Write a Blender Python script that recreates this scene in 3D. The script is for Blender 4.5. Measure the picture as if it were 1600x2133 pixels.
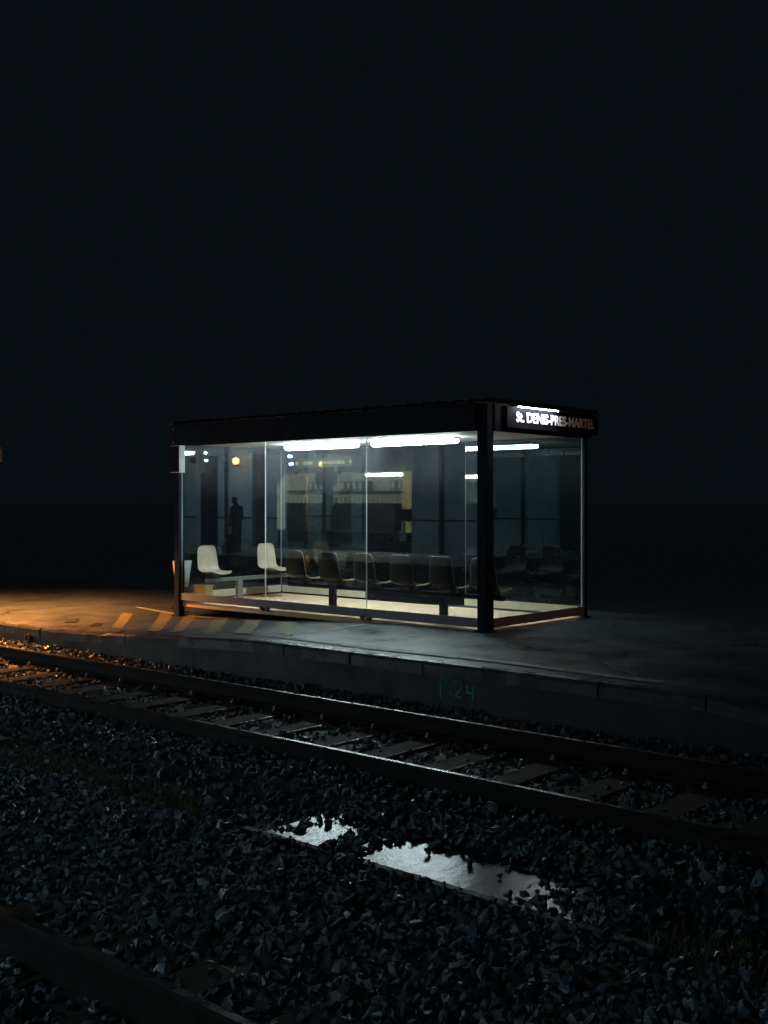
import bpy, bmesh, math, random
import numpy as np
from mathutils import Vector, Matrix
R = math.radians
S = bpy.context.scene
COL = S.collection
for o in list(bpy.data.objects):
    bpy.data.objects.remove(o)

# ------------------------------------------------------------------ camera
# world: X runs along the track (right = nearer), Y away from the camera platform, Z up; platform top = 0
cd = bpy.data.cameras.new('camera')
cam = bpy.data.objects.new('camera', cd)
COL.objects.link(cam)
cam.location = (0, 0, 1.6)
cam.rotation_euler = (R(90), 0, R(41.2))
cd.sensor_width = 36
cd.lens = 38.82
cd.shift_y = -0.0101
cd.clip_start = 0.05
cd.clip_end = 2000
S.camera = cam

# ------------------------------------------------------------------ night sky
w = bpy.data.worlds.new('World')
S.world = w
w.use_nodes = True
wn = w.node_tree.nodes
wn['Background'].inputs[0].default_value = (0.0025, 0.0040, 0.0055, 1)
wn['Background'].inputs[1].default_value = 1.0

S.view_settings.view_transform = 'Standard'
S.view_settings.look = 'None'
S.view_settings.exposure = 0
S.view_settings.gamma = 1
S.render.engine = 'CYCLES'
cy = S.cycles
cy.use_denoising = True
cy.max_bounces = 8
cy.diffuse_bounces = 3
cy.glossy_bounces = 4
cy.transmission_bounces = 4
cy.transparent_max_bounces = 24
cy.caustics_reflective = False
cy.sample_clamp_indirect = 4
cy.use_light_tree = True

# light strengths (lamps are built further down, each in its own builder)
TUBE = 88.0
SIGN_TUBE = 280.0
ROOM_TUBE = 420.0
ROOM_FILL = 2600.0
CANOPY_TUBE = 260.0
SODIUM_LEFT = 6500.0
SODIUM_RIGHT = 2800.0
LANTERN = 22.0

# ------------------------------------------------------------------ helpers
def tag(o, label=None, cat=None, group=None, kind=None):
    if label: o['label'] = label
    if cat: o['category'] = cat
    if group: o['group'] = group
    if kind: o['kind'] = kind
    return o

def empty(name, loc=(0, 0, 0), rz=0):
    o = bpy.data.objects.new(name, None)
    o.empty_display_size = 0.2
    COL.objects.link(o)
    o.location = loc
    o.rotation_euler = (0, 0, rz)
    return o

def link(name, me, mats, parent=None, smooth=False):
    if not isinstance(mats, (list, tuple)): mats = [mats]
    for m in mats: me.materials.append(m)
    if smooth:
        me.polygons.foreach_set('use_smooth', [True] * len(me.polygons))
    o = bpy.data.objects.new(name, me)
    COL.objects.link(o)
    if parent: o.parent = parent
    return o

class MB:
    """collects shapes into one mesh"""
    def __init__(s): s.bm = bmesh.new()
    def box(s, x0, x1, y0, y1, z0, z1, bev=0.0, mi=0):
        r = bmesh.ops.create_cube(s.bm, size=1.0, matrix=Matrix.Translation(((x0+x1)/2, (y0+y1)/2, (z0+z1)/2)) @ Matrix.Diagonal((abs(x1-x0), abs(y1-y0), abs(z1-z0), 1)))
        fs = {f for v in r['verts'] for f in v.link_faces}
        for f in fs: f.material_index = mi
        if bev:
            es = list({e for v in r['verts'] for e in v.link_edges})
            bmesh.ops.bevel(s.bm, geom=es, offset=bev, segments=2, affect='EDGES', profile=0.6)
        return s
    def cyl(s, p0, p1, r0, r1=None, seg=16, mi=0):
        p0, p1 = Vector(p0), Vector(p1)
        r1 = r0 if r1 is None else r1
        d = p1 - p0
        q = d.to_track_quat('Z', 'Y').to_matrix().to_4x4()
        r = bmesh.ops.create_cone(s.bm, cap_ends=True, segments=seg, radius1=r0, radius2=r1, depth=d.length, matrix=Matrix.Translation((p0+p1)/2) @ q)
        for f in {f for v in r['verts'] for f in v.link_faces}:
            f.material_index = mi
            f.smooth = len(f.verts) == 4
        return s
    def sph(s, c, r, sc=(1, 1, 1), mi=0, seg=16):
        rr = bmesh.ops.create_uvsphere(s.bm, u_segments=seg, v_segments=seg//2+2, radius=r, matrix=Matrix.Translation(c) @ Matrix.Diagonal((*sc, 1)))
        for f in {f for v in rr['verts'] for f in v.link_faces}:
            f.material_index = mi; f.smooth = True
        return s
    def prism(s, pts, axis, a0, a1, mi=0):
        """extrude a 2-D outline along X ('x'), Y ('y') or Z ('z')"""
        def P(p, a):
            return {'x': (a, p[0], p[1]), 'y': (p[0], a, p[1]), 'z': (p[0], p[1], a)}[axis]
        v0 = [s.bm.verts.new(P(p, a0)) for p in pts]
        v1 = [s.bm.verts.new(P(p, a1)) for p in pts]
        n = len(pts); fs = [s.bm.faces.new(v0), s.bm.faces.new(v1[::-1])]
        for i in range(n): fs.append(s.bm.faces.new((v0[i], v1[i], v1[(i+1) % n], v0[(i+1) % n])))
        for f in fs: f.material_index = mi
        bmesh.ops.recalc_face_normals(s.bm, faces=fs)
        return s
    def build(s, name, mats, parent=None):
        me = bpy.data.meshes.new(name)
        s.bm.to_mesh(me); s.bm.free()
        return link(name, me, mats, parent)

def copy_tree(o, parent=None):
    c = o.copy(); COL.objects.link(c)
    if parent: c.parent = parent
    for ch in list(o.children): copy_tree(ch, c)
    return c

def grid_mesh(us, vs, f, name):
    nu, nv = len(us), len(vs)
    co = [(u, v, f(u, v)) for u in us for v in vs]
    fa = [(i*nv+j, (i+1)*nv+j, (i+1)*nv+j+1, i*nv+j+1) for i in range(nu-1) for j in range(nv-1)]
    me = bpy.data.meshes.new(name); me.from_pydata(co, [], fa); me.update()
    return me

def text_mesh(body, size, width, M, name, mats, parent, bold=0.0, depth=0.004):
    cu = bpy.data.curves.new(name, 'FONT')
    cu.body = body; cu.size = size; cu.extrude = depth; cu.offset = bold
    cu.align_x = 'LEFT'; cu.resolution_u = 4
    t = bpy.data.objects.new(name + '_curve', cu); COL.objects.link(t)
    dg = bpy.context.evaluated_depsgraph_get()
    me = bpy.data.meshes.new_from_object(t.evaluated_get(dg))
    bpy.data.objects.remove(t); bpy.data.curves.remove(cu)
    xs = [v.co.x for v in me.vertices]
    k = width / (max(xs) - min(xs)); x0 = min(xs)
    for v in me.vertices: v.co.x = (v.co.x - x0) * k
    me.transform(M); me.materials.clear(); me.name = name
    return link(name, me, mats, parent)

# ------------------------------------------------------------------ materials
class NT:
    def __init__(s, name):
        s.m = bpy.data.materials.new(name); s.m.use_nodes = True
        s.t = s.m.node_tree; s.b = s.t.nodes['Principled BSDF']; s.out = s.t.nodes['Material Output']
    def n(s, typ, **kw):
        x = s.t.nodes.new(typ)
        for k, v in kw.items():
            if k.startswith('i_'): x.inputs[k[2:].replace('_', ' ')].default_value = v
            else: setattr(x, k, v)
        return x
    def l(s, a, b): s.t.links.new(a, b)
    def coord(s): return s.n('ShaderNodeTexCoord').outputs['Object']
    def noise(s, scale, detail=6, rough=0.6, vec=None, dist=0.0):
        x = s.n('ShaderNodeTexNoise'); x.inputs['Scale'].default_value = scale; x.inputs['Detail'].default_value = detail
        x.inputs['Roughness'].default_value = rough; x.inputs['Distortion'].default_value = dist
        s.l(vec if vec else s.coord(), x.inputs['Vector']); return x.outputs['Fac']
    def mapping(s, scale, rot=(0, 0, 0)):
        x = s.n('ShaderNodeMapping'); x.inputs['Scale'].default_value = scale; x.inputs['Rotation'].default_value = rot
        s.l(s.coord(), x.inputs['Vector']); return x.outputs[0]
    def ramp(s, fac, stops):
        x = s.n('ShaderNodeValToRGB'); e = x.color_ramp.elements
        while len(e) < len(stops): e.new(0.5)
        for el, (p, c) in zip(e, stops):
            el.position = p; el.color = (*c, 1) if isinstance(c, (tuple, list)) else (c, c, c, 1)
        s.l(fac, x.inputs[0]); return x.outputs[0]
    def mix(s, f, a, b, mode='MIX'):
        x = s.n('ShaderNodeMix', data_type='RGBA', blend_type=mode)
        for sock, val in ((x.inputs['Factor'], f), (x.inputs['A'], a), (x.inputs['B'], b)):
            if hasattr(val, 'is_linked') or isinstance(val, bpy.types.NodeSocket): s.l(val, sock)
            elif sock == x.inputs['Factor']: sock.default_value = val
            else: sock.default_value = (*val, 1)
        return x.outputs['Result']
    def math(s, op, a, b=0.0):
        x = s.n('ShaderNodeMath', operation=op)
        for i, val in enumerate((a, b)):
            if isinstance(val, bpy.types.NodeSocket): s.l(val, x.inputs[i])
            else: x.inputs[i].default_value = val
        return x.outputs[0]
    def bump(s, h, strength=0.4, dist=0.02):
        x = s.n('ShaderNodeBump'); x.inputs['Strength'].default_value = strength; x.inputs['Distance'].default_value = dist
        s.l(h, x.inputs['Height']); s.l(x.outputs[0], s.b.inputs['Normal']); return x.outputs[0]

def paint(name, col, rough=0.45, metal=0.0, var=0.25, scale=6, bump=0.1, spec=0.5):
    t = NT(name)
    f = t.noise(scale, 8, 0.65)
    lo = tuple(c*(1-var) for c in col); hi = tuple(min(1, c*(1+var)) for c in col)
    t.l(t.ramp(f, [(0.3, lo), (0.7, hi)]), t.b.inputs['Base Color'])
    t.l(t.ramp(t.noise(scale*2.3, 6), [(0.3, max(0.02, rough-0.12)), (0.7, min(1, rough+0.15))]), t.b.inputs['Roughness'])
    t.b.inputs['Metallic'].default_value = metal
    t.b.inputs['Specular IOR Level'].default_value = spec
    if bump: t.bump(t.noise(scale*8, 6), bump, 0.01)
    return t.m

def emit(name, col, strength):
    t = NT(name)
    t.b.inputs['Base Color'].default_value = (0.8, 0.8, 0.8, 1)
    t.b.inputs['Emission Color'].default_value = (*col, 1)
    t.b.inputs['Emission Strength'].default_value = strength
    return t.m

def glass_mat(name, dirt_and_bloom=0.03, tint=(0.90, 0.95, 0.94)):
    t = NT(name); t.t.nodes.remove(t.b)
    geo = t.n('ShaderNodeNewGeometry')
    dot = t.n('ShaderNodeVectorMath', operation='DOT_PRODUCT')
    t.l(geo.outputs['Incoming'], dot.inputs[0]); t.l(geo.outputs['Normal'], dot.inputs[1])
    k = t.math('SUBTRACT', 1.0, t.math('ABSOLUTE', dot.outputs['Value']))
    fr = t.math('ADD', 0.045, t.math('MULTIPLY', t.math('POWER', k, 5.0), 0.955))
    tr = t.n('ShaderNodeBsdfTransparent'); tr.inputs[0].default_value = (*tint, 1)
    gl = t.n('ShaderNodeBsdfGlossy'); gl.inputs['Roughness'].default_value = 0.012; gl.inputs[0].default_value = (1, 1, 1, 1)
    m1 = t.n('ShaderNodeMixShader'); t.l(fr, m1.inputs[0]); t.l(tr.outputs[0], m1.inputs[1]); t.l(gl.outputs[0], m1.inputs[2])
    # dust film and wipe streaks; thickened near the top to give tube bloom
    d = t.n('ShaderNodeBsdfDiffuse'); d.inputs[0].default_value = (0.75, 0.78, 0.80, 1)
    tl = t.n('ShaderNodeBsdfTranslucent'); tl.inputs[0].default_value = (0.75, 0.78, 0.80, 1)
    dm = t.n('ShaderNodeMixShader'); dm.inputs[0].default_value = 0.6; t.l(d.outputs[0], dm.inputs[1]); t.l(tl.outputs[0], dm.inputs[2])
    patch = t.ramp(t.noise(1.3, 5, 0.6, dist=0.4), [(0.35, 0.25), (0.75, 1.0)])
    streak = t.ramp(t.noise(1.0, 6, 0.7, vec=t.mapping((9, 9, 1.2), (0, 0.3, 0))), [(0.4, 0.35), (0.75, 1.0)])
    speck = t.ramp(t.noise(60, 3, 0.7), [(0.62, 0.0), (0.72, 1.0)])
    sx = t.n('ShaderNodeSeparateXYZ'); t.l(t.coord(), sx.inputs[0])
    high = t.ramp(t.math('ADD', t.math('MULTIPLY', sx.outputs['Z'], 0.4), t.math('MULTIPLY', t.noise(2.5, 5, .6), 0.12)), [(0.72, 0.05), (1.06, 1.0)])
    f = t.math('MULTIPLY', t.math('ADD', t.math('MULTIPLY', patch, streak), t.math('MULTIPLY', speck, 0.7)), t.math('MULTIPLY', high, dirt_and_bloom))
    m2 = t.n('ShaderNodeMixShader'); t.l(f, m2.inputs[0]); t.l(m1.outputs[0], m2.inputs[1]); t.l(dm.outputs[0], m2.inputs[2])
    t.l(m2.outputs[0], t.out.inputs[0])
    return t.m

M = {}
M['frame'] = paint('navy_steel', (0.016, 0.024, 0.042), 0.75, 0.0, 0.3, 5, 0.05, 0.10)
M['roof'] = paint('dark_roof_steel', (0.02, 0.026, 0.034), 0.5, 0.0, 0.3, 5, 0.05)
M['flashing'] = paint('pale_flashing', (0.80, 0.76, 0.72), 0.6, 0, 0.15, 5, 0.05)
M['ceiling'] = paint('ceiling_paint', (0.72, 0.70, 0.68), 0.6, 0, 0.15, 3, 0.05)
M['kick_out'] = paint('grey_kick_panel', (0.20, 0.235, 0.26), 0.6, 0, 0.2, 4, 0.08)
M['kick_in'] = paint('cream_kick_panel', (0.60, 0.56, 0.42), 0.5, 0, 0.15, 4, 0.08)
M['glass'] = glass_mat('dusty_glass', 0.2)
M['glass_clean'] = glass_mat('glass_thin_film', 0.01)
M['edge'] = paint('glass_edge', (0.75, 0.85, 0.82), 0.25, 0, 0.05, 4, 0)
M['seat'] = paint('beige_seat_plastic', (0.46, 0.39, 0.29), 0.42, 0, 0.12, 9, 0.04)
M['seat_shaded'] = paint('shaded_seat_plastic', (0.017, 0.016, 0.014), 0.4, 0, 0.12, 9, 0.04, 0.22)  # beige shells darkened, the shade on their backs put into the colour
M['steel'] = paint('galvanised_steel', (0.20, 0.22, 0.23), 0.4, 0.6, 0.25, 8, 0.05)
M['dark_steel'] = paint('dark_steel', (0.025, 0.028, 0.032), 0.45, 0.2, 0.3, 8, 0.05)
M['white'] = paint('white_enamel', (0.8, 0.8, 0.78), 0.4, 0, 0.05, 4, 0.02)
M['letters'] = paint('white_letters', (0.85, 0.83, 0.80), 0.35, 0, 0.04, 4, 0)
M['tube'] = emit('tube_light', (0.85, 0.95, 1.0), TUBE)
M['sign_tube'] = emit('sign_tube_light', (0.95, 0.97, 1.0), SIGN_TUBE)
M['room_tube'] = emit('room_tube_light', (1.0, 0.95, 0.86), ROOM_TUBE)
M['room_fill'] = emit('room_fill_light', (0.92, 1.0, 0.92), ROOM_FILL)
M['canopy_tube'] = emit('canopy_tube_light', (0.50, 0.80, 1.0), CANOPY_TUBE)
M['lantern'] = emit('lantern_light', (1.0, 0.55, 0.2), LANTERN)
M['sodium'] = emit('sodium_bulb', (1.0, 0.5, 0.14), 20)

def floor_mat():
    t = NT('beige_floor')
    f = t.noise(3, 8, 0.65); g = t.noise(90, 3, 0.6)
    c = t.ramp(f, [(0.3, (0.66, 0.48, 0.29)), (0.7, (0.80, 0.59, 0.37))])
    c = t.mix(0.3, c, t.ramp(g, [(0.3, (0.40, 0.32, 0.21)), (0.7, (0.74, 0.60, 0.42))]))
    t.l(c, t.b.inputs['Base Color']); t.b.inputs['Roughness'].default_value = 0.7
    t.bump(g, 0.2, 0.004); return t.m
M['floor'] = floor_mat()

def asphalt_mat():
    t = NT('wet_asphalt')
    big = t.noise(0.7, 6, 0.6); mid = t.noise(7, 6, 0.6); fine = t.noise(140, 3, 0.7)
    c = t.ramp(mid, [(0.3, (0.007, 0.012, 0.0175)), (0.7, (0.019, 0.030, 0.040))])
    c = t.mix(t.ramp(big, [(0.40, 0.0), (0.62, 0.6)]), c, (0.036, 0.050, 0.060))
    c = t.mix(0.45, c, t.ramp(fine, [(0.35, (0.03, 0.03, 0.03)), (0.65, (0.085, 0.105, 0.115))]))
    # cracks and patch joints
    vd = t.n('ShaderNodeTexVoronoi', feature='DISTANCE_TO_EDGE'); vd.inputs['Scale'].default_value = 0.42
    dv = t.n('ShaderNodeVectorMath', operation='ADD'); nz = t.n('ShaderNodeTexNoise'); nz.inputs['Scale'].default_value = 1.8; nz.inputs['Detail'].default_value = 8
    t.l(t.coord(), nz.inputs['Vector']); sc = t.n('ShaderNodeVectorMath', operation='SCALE'); sc.inputs['Scale'].default_value = 0.35
    t.l(nz.outputs['Color'], sc.inputs[0]); t.l(t.coord(), dv.inputs[0]); t.l(sc.outputs[0], dv.inputs[1]); t.l(dv.outputs[0], vd.inputs['Vector'])
    crack = t.ramp(vd.outputs['Distance'], [(0.004, 0.0), (0.014, 1.0)])
    c = t.mix(crack, (0.012, 0.012, 0.012), c)
    t.l(c, t.b.inputs['Base Color'])
    t.l(t.ramp(t.noise(1.6, 6, 0.65), [(0.35, 0.26), (0.65, 0.52)]), t.b.inputs['Roughness'])
    h = t.math('ADD', t.math('MULTIPLY', fine, 0.35), t.math('ADD', t.math('MULTIPLY', crack, 0.6), t.math('MULTIPLY', mid, 0.5)))
    t.bump(h, 0.5, 0.012)
    return t.m
M['asphalt'] = asphalt_mat()

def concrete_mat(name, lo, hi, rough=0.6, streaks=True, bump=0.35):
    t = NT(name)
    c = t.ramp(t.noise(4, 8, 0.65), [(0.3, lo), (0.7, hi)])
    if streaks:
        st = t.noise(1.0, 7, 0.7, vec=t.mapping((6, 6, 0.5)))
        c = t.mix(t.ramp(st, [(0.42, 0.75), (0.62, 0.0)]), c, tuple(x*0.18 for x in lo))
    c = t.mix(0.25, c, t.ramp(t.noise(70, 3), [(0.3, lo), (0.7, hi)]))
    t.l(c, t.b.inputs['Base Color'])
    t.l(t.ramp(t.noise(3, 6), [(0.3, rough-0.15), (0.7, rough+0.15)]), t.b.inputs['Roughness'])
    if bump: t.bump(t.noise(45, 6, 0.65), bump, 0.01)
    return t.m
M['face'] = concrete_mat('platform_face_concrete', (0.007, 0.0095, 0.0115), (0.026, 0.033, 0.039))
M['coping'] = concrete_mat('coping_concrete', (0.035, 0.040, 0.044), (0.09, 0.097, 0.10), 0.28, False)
M['slab'] = concrete_mat('wet_concrete', (0.08, 0.085, 0.085), (0.16, 0.165, 0.16), 0.4, False)
M['wall'] = paint('white_render', (0.70, 0.73, 0.74), 0.85, 0, 0.2, 1.5, 0.15)
M['panel'] = paint('white_panel', (0.62, 0.62, 0.58), 0.6, 0, 0.12, 2, 0.05)
M['cream'] = paint('cream_paint', (0.50, 0.43, 0.20), 0.6, 0, 0.1, 2, 0.05)
M['room'] = paint('room_paint', (0.50, 0.53, 0.46), 0.7, 0, 0.12, 2, 0.05)
M['dark_wood'] = paint('dark_joinery', (0.03, 0.034, 0.036), 0.5, 0, 0.3, 6, 0.1)
M['sign_green'] = emit('glowing_green_sign', (0.30, 0.42, 0.16), 1.6)  # emission stands in for lamplight falling on the board
M['sign_white'] = emit('glowing_white_letters', (0.9, 1.0, 0.75), 4.0)  # letters glow too, in place of light falling on them
M['black_matte'] = paint('matt_black_board', (0.004, 0.005, 0.007), 0.8, 0, 0.3, 6, 0.05, 0.05)
M['black'] = paint('black_enamel', (0.010, 0.010, 0.012), 0.4, 0, 0.3, 6, 0.05)

def yellow_mat():
    t = NT('worn_yellow_paint')
    worn = t.ramp(t.noise(9, 8, 0.7), [(0.36, 0.25), (0.62, 1.0)])
    t.l(t.mix(worn, (0.025, 0.027, 0.026), (0.135, 0.112, 0.040)), t.b.inputs['Base Color'])
    t.b.inputs['Roughness'].default_value = 0.65
    t.bump(t.noise(120, 3), 0.3, 0.006); return t.m
M['yellow'] = yellow_mat()
def pale_line_mat():
    t = NT('worn_white_paint')
    worn = t.ramp(t.noise(9, 8, 0.7), [(0.40, 0.1), (0.62, 1.0)])
    t.l(t.mix(worn, (0.10, 0.10, 0.095), (0.36, 0.35, 0.31)), t.b.inputs['Base Color'])
    t.b.inputs['Roughness'].default_value = 0.6
    return t.m
M['line'] = pale_line_mat()
M['teal'] = paint('teal_spray_paint', (0.02, 0.36, 0.36), 0.6, 0, 0.35, 12, 0.05)

def rail_side():
    return paint('rusty_rail_steel', (0.022, 0.015, 0.012), 0.8, 0.0, 0.4, 14, 0.2)
M['rail'] = rail_side()
M['rail'].node_tree.nodes['Principled BSDF'].inputs['Specular IOR Level'].default_value = 0.15
M['rail_top'] = paint('polished_rail_head', (0.24, 0.23, 0.225), 0.27, 1.0, 0.5, 3, 0)
def wood_mat():
    t = NT('creosoted_sleeper_wood')
    g = t.noise(1.0, 8, 0.7, vec=t.mapping((28, 2.0, 10)))
    t.l(t.ramp(g, [(0.3, (0.022, 0.015, 0.010)), (0.7, (0.060, 0.042, 0.028))]), t.b.inputs['Base Color'])
    t.b.inputs['Specular IOR Level'].default_value = 0.2
    t.l(t.ramp(t.noise(8, 5), [(0.3, 0.7), (0.7, 0.95)]), t.b.inputs['Roughness'])
    t.bump(g, 0.5, 0.012); return t.m
M['wood'] = wood_mat()
M['wet_glint_edge'] = paint('wet_glint_wood_edge', (0.10, 0.08, 0.06), 0.28, 0, .3, 9, .1)  # lighter edge colour standing in for tube glints on wet timber

def stone_mat():
    t = NT('ballast_stone')
    at = t.n('ShaderNodeAttribute'); at.attribute_name = 'tone'; at.attribute_type = 'GEOMETRY'
    c = t.mix(0.35, at.outputs['Color'], t.ramp(t.noise(55, 5, 0.6), [(0.3, (0.02, 0.023, 0.026)), (0.7, (0.13, 0.135, 0.14))]))
    t.l(c, t.b.inputs['Base Color'])
    t.l(t.math('ADD', at.outputs['Alpha'], t.math('MULTIPLY', t.noise(25, 4), 0.2)), t.b.inputs['Roughness'])
    t.bump(t.noise(160, 4, 0.6), 0.35, 0.006)
    return t.m
M['stone'] = stone_mat()
M['soil'] = concrete_mat('dark_trackbed_soil', (0.018, 0.016, 0.013), (0.045, 0.040, 0.032), 0.75, False)
M['field'] = concrete_mat('wet_pale_ground', (0.10, 0.10, 0.10), (0.16, 0.16, 0.16), 0.16, False, 0)
M['field'].node_tree.nodes['Principled BSDF'].inputs['Specular IOR Level'].default_value = 1.0
def water_mat():
    t = NT('puddle_water')
    t.b.inputs['Base Color'].default_value = (0.012, 0.018, 0.022, 1)
    t.b.inputs['Roughness'].default_value = 0.22
    t.b.inputs['Specular Tint'].default_value = (0.75, 0.92, 1.0, 1)
    t.b.inputs['Specular IOR Level'].default_value = 0.34
    t.b.inputs['IOR'].default_value = 1.33
    h = t.noise(9, 1, 0.4, vec=t.mapping((1.6, 0.5, 1), (0, 0, R(-20))))
    t.bump(h, 0.10, 0.02)
    return t.m
M['water'] = water_mat()
M['grass'] = paint('dry_grass', (0.12, 0.105, 0.045), 0.7, 0, 0.5, 30, 0)

# ------------------------------------------------------------------ ground, platforms
EDGE = 8.58
END_U = -0.8
def hgt(u):
    if u > -3.95: return -0.15*(u+3.95)      # ramp down at the platform end
    t = min(max((-9.0 - u)/5.0, 0), 1)
    return -0.20*t*t*(3-2*t)
def bed(v):      # surface of the track bed
    pts = [(0.4, -.50), (2.2, -.47), (3.4, -.47), (4.3, -.48), (4.80, -.53), (5.46, -.55), (5.62, -.43), (6.08, -.415), (6.25, -.47), (7.62, -.47), (7.75, -.44), (8.0, -.42), (8.6, -.43)]
    for (a, za), (b, zb) in zip(pts, pts[1:]):
        if a <= v <= b: return za + (zb-za)*(v-a)/(b-a)
    return -.50 if v < 1 else -.43

gm = grid_mesh([-900, -60, -20, 20, 60, 900], [-900, -60, 0, 60, 900], lambda u, v: -0.70, 'ground')
tag(link('ground', gm, M['field']), kind='structure')
us = [-70 + i*0.5 for i in range(165)]
vs = [0.45 + 0.1*i for i in range(82)]
tb = grid_mesh(us, vs, lambda u, v: bed(v) - 0.045 + 0.012*math.sin(u*7.1+v*5)*math.sin(v*9.3), 'trackbed')
tag(link('trackbed', tb, M['soil'], smooth=True), kind='structure')

# far platform: asphalt top, concrete face, coping
rnd = random.Random(4)
us = [-75] + [-40 + i*0.4 for i in range(91)]
us = [u for u in us if u < END_U] + [END_U]
vs = [EDGE+0.11, 9.2, 9.8, 10.5, 11.2, 12, 13, 14.3]
def pz(u, v): return hgt(u) + 0.010*math.sin(u*1.7+v*2.1) - 0.010*(v < 9.0)
plat = tag(link('platform', grid_mesh(us, vs, pz, 'platform'), M['asphalt'], smooth=True), kind='structure')
# block under the sheet
m = MB()
for a, b in zip(us, us[1:]):
    za, zb = hgt(a)-.03, hgt(b)-.03
    f = [(a, EDGE+.02, -.65), (b, EDGE+.02, -.65), (b, EDGE+.02, zb-.10), (a, EDGE+.02, za-.10)]
    vv = [m.bm.verts.new(p) for p in f]; m.bm.faces.new(vv)
    f = [(a, 14.3, -.65), (b, 14.3, -.65), (b, 14.3, zb+.02), (a, 14.3, za+.02)]
    vv = [m.bm.verts.new(p) for p in f]; m.bm.faces.new(vv[::-1])
vv = [m.bm.verts.new(p) for p in [(END_U, EDGE+.02, -.65), (END_U, 14.3, -.65), (END_U, 14.3, -.02), (END_U, EDGE+.02, -.13)]]; m.bm.faces.new(vv).material_index = 1
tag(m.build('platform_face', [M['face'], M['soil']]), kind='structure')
# coping stones: separate lengths with chipped, slightly uneven edges
m = MB()
u = -42.0
while u < END_U - 0.05:
    L = min(1.0, END_U - u)
    n = 5
    dz, dy = rnd.uniform(-.004, .004), rnd.uniform(-.012, .012)
    rows = []
    for i in range(n+1):
        x = u + 0.006 + (L-0.012)*i/n
        z = hgt(x) + dz; e = EDGE + dy + rnd.uniform(-.006, .006)
        rows.append([m.bm.verts.new(p) for p in [(x, e, z-.13), (x, e, z-.022-rnd.uniform(0, .01)), (x, e+.022, z+.002), (x, EDGE+.11, z+.006), (x, EDGE+.11, z-.13)]])
    for r0, r1 in zip(rows, rows[1:]):
        for j in range(4): m.bm.faces.new((r0[j], r1[j], r1[j+1], r0[j+1]))
    m.bm.faces.new(rows[0][::-1]); m.bm.faces.new(rows[-1])
    u += L
bmesh.ops.recalc_face_normals(m.bm, faces=m.bm.faces[:])
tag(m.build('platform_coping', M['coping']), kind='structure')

# painted stripes, drawn on the asphalt (children of the platform)
def ground_poly(name, pts, mat, lift=0.006, parent=plat):
    n = 10
    a, b, c, d = pts
    if name == 'painted_stripe':   # 5 cm wider on either side
        a, d = (a[0]-.05, a[1]), (d[0]-.05, d[1]); b, c = (b[0]+.05, b[1]), (c[0]+.05, c[1])
    co, fa = [], []
    for i in range(n+1):
        t = i/n
        for p, q in ((a, d), (b, c)):
            x = p[0]+(q[0]-p[0])*t; y = p[1]+(q[1]-p[1])*t
            co.append((x, y, pz(x, y) + lift))
    for i in range(n): fa.append((2*i, 2*i+1, 2*i+3, 2*i+2))
    me = bpy.data.meshes.new(name); me.from_pydata(co, [], fa)
    return link(name, me, mat, parent)
STRIPES = [
 [(-14.9, 10.65), (-14.78, 10.7), (-13.0, 9.22), (-13.12, 9.2)],
 [(-14.6, 11.2), (-14.42, 11.24), (-12.05, 9.15), (-12.2, 9.12)],
 [(-13.75, 11.0), (-13.6, 11.02), (-11.45, 9.05), (-11.58, 9.03)],
 [(-12.95, 10.95), (-12.77, 10.98), (-10.65, 8.98), (-10.80, 8.95)],
 [(-12.0, 10.75), (-11.82, 10.78), (-10.12, 9.05), (-10.30, 9.02)],
 [(-11.24, 10.66), (-11.02, 10.70), (-9.68, 9.34), (-9.86, 9.28)],
 [(-10.34, 10.48), (-10.12, 10.57), (-9.70, 10.12), (-9.80, 9.95)]]
for q in STRIPES: ground_poly('painted_stripe', q, M['yellow'])
ground_poly('painted_line', [(-9.80, 10.75), (-9.70, 10.75), (-9.58, 9.1), (-9.68, 9.1)], M['line'], 0.007)
ground_poly('painted_line', [(-15.6, 11.45), (-15.6, 11.36), (-13.0, 10.86), (-13.0, 10.95)], M['line'], 0.008)
ground_poly('painted_line', [(-9.8, 9.02), (-9.8, 8.94), (-4.6, 8.94), (-4.6, 9.02)], M['line'], 0.016)
# painted black marks standing in for lamp shadows on the ramp
for (x, y, l) in [(-14.4, 9.35, .5), (-13.7, 9.3, .42), (-12.6, 8.98, .34), (-11.95, 8.98, .3)]:
    ground_poly('shadow_mark', [(x-.5*l, y+.08*l+.1), (x-.35*l, y+.5*l), (x+.42*l, y-.05), (x+.2*l, y-.42*l)], M['black'], 0.010)

# chalked writing on the platform face: P.24 in teal
def strokes(name, lines, mat, M4, wdt, parent):
    m = MB()
    for pts in lines:
        for p, q in zip(pts, pts[1:]):
            p, q = Vector((*p, 0)), Vector((*q, 0)); d = (q-p); 
            if d.length < 1e-6: continue
            d = d.normalized(); nrm = Vector((-d.y, d.x, 0))*wdt/2; e = d*wdt*0.4
            vv = [m.bm.verts.new(M4 @ x) for x in (p-e-nrm, q+e-nrm, q+e+nrm, p-e+nrm)]
            m.bm.faces.new(vv)
    return m.build(name, mat, parent)
faceM = Matrix(((1, 0, 0, -6.80), (0, 0, -1, EDGE+0.016), (0, 1, 0, -0.335), (0, 0, 0, 1)))
arc = lambda cx, cy, rx, ry, a0, a1, n=8: [(cx+rx*math.cos(R(a0+(a1-a0)*i/n)), cy+ry*math.sin(R(a0+(a1-a0)*i/n))) for i in range(n+1)]
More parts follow.
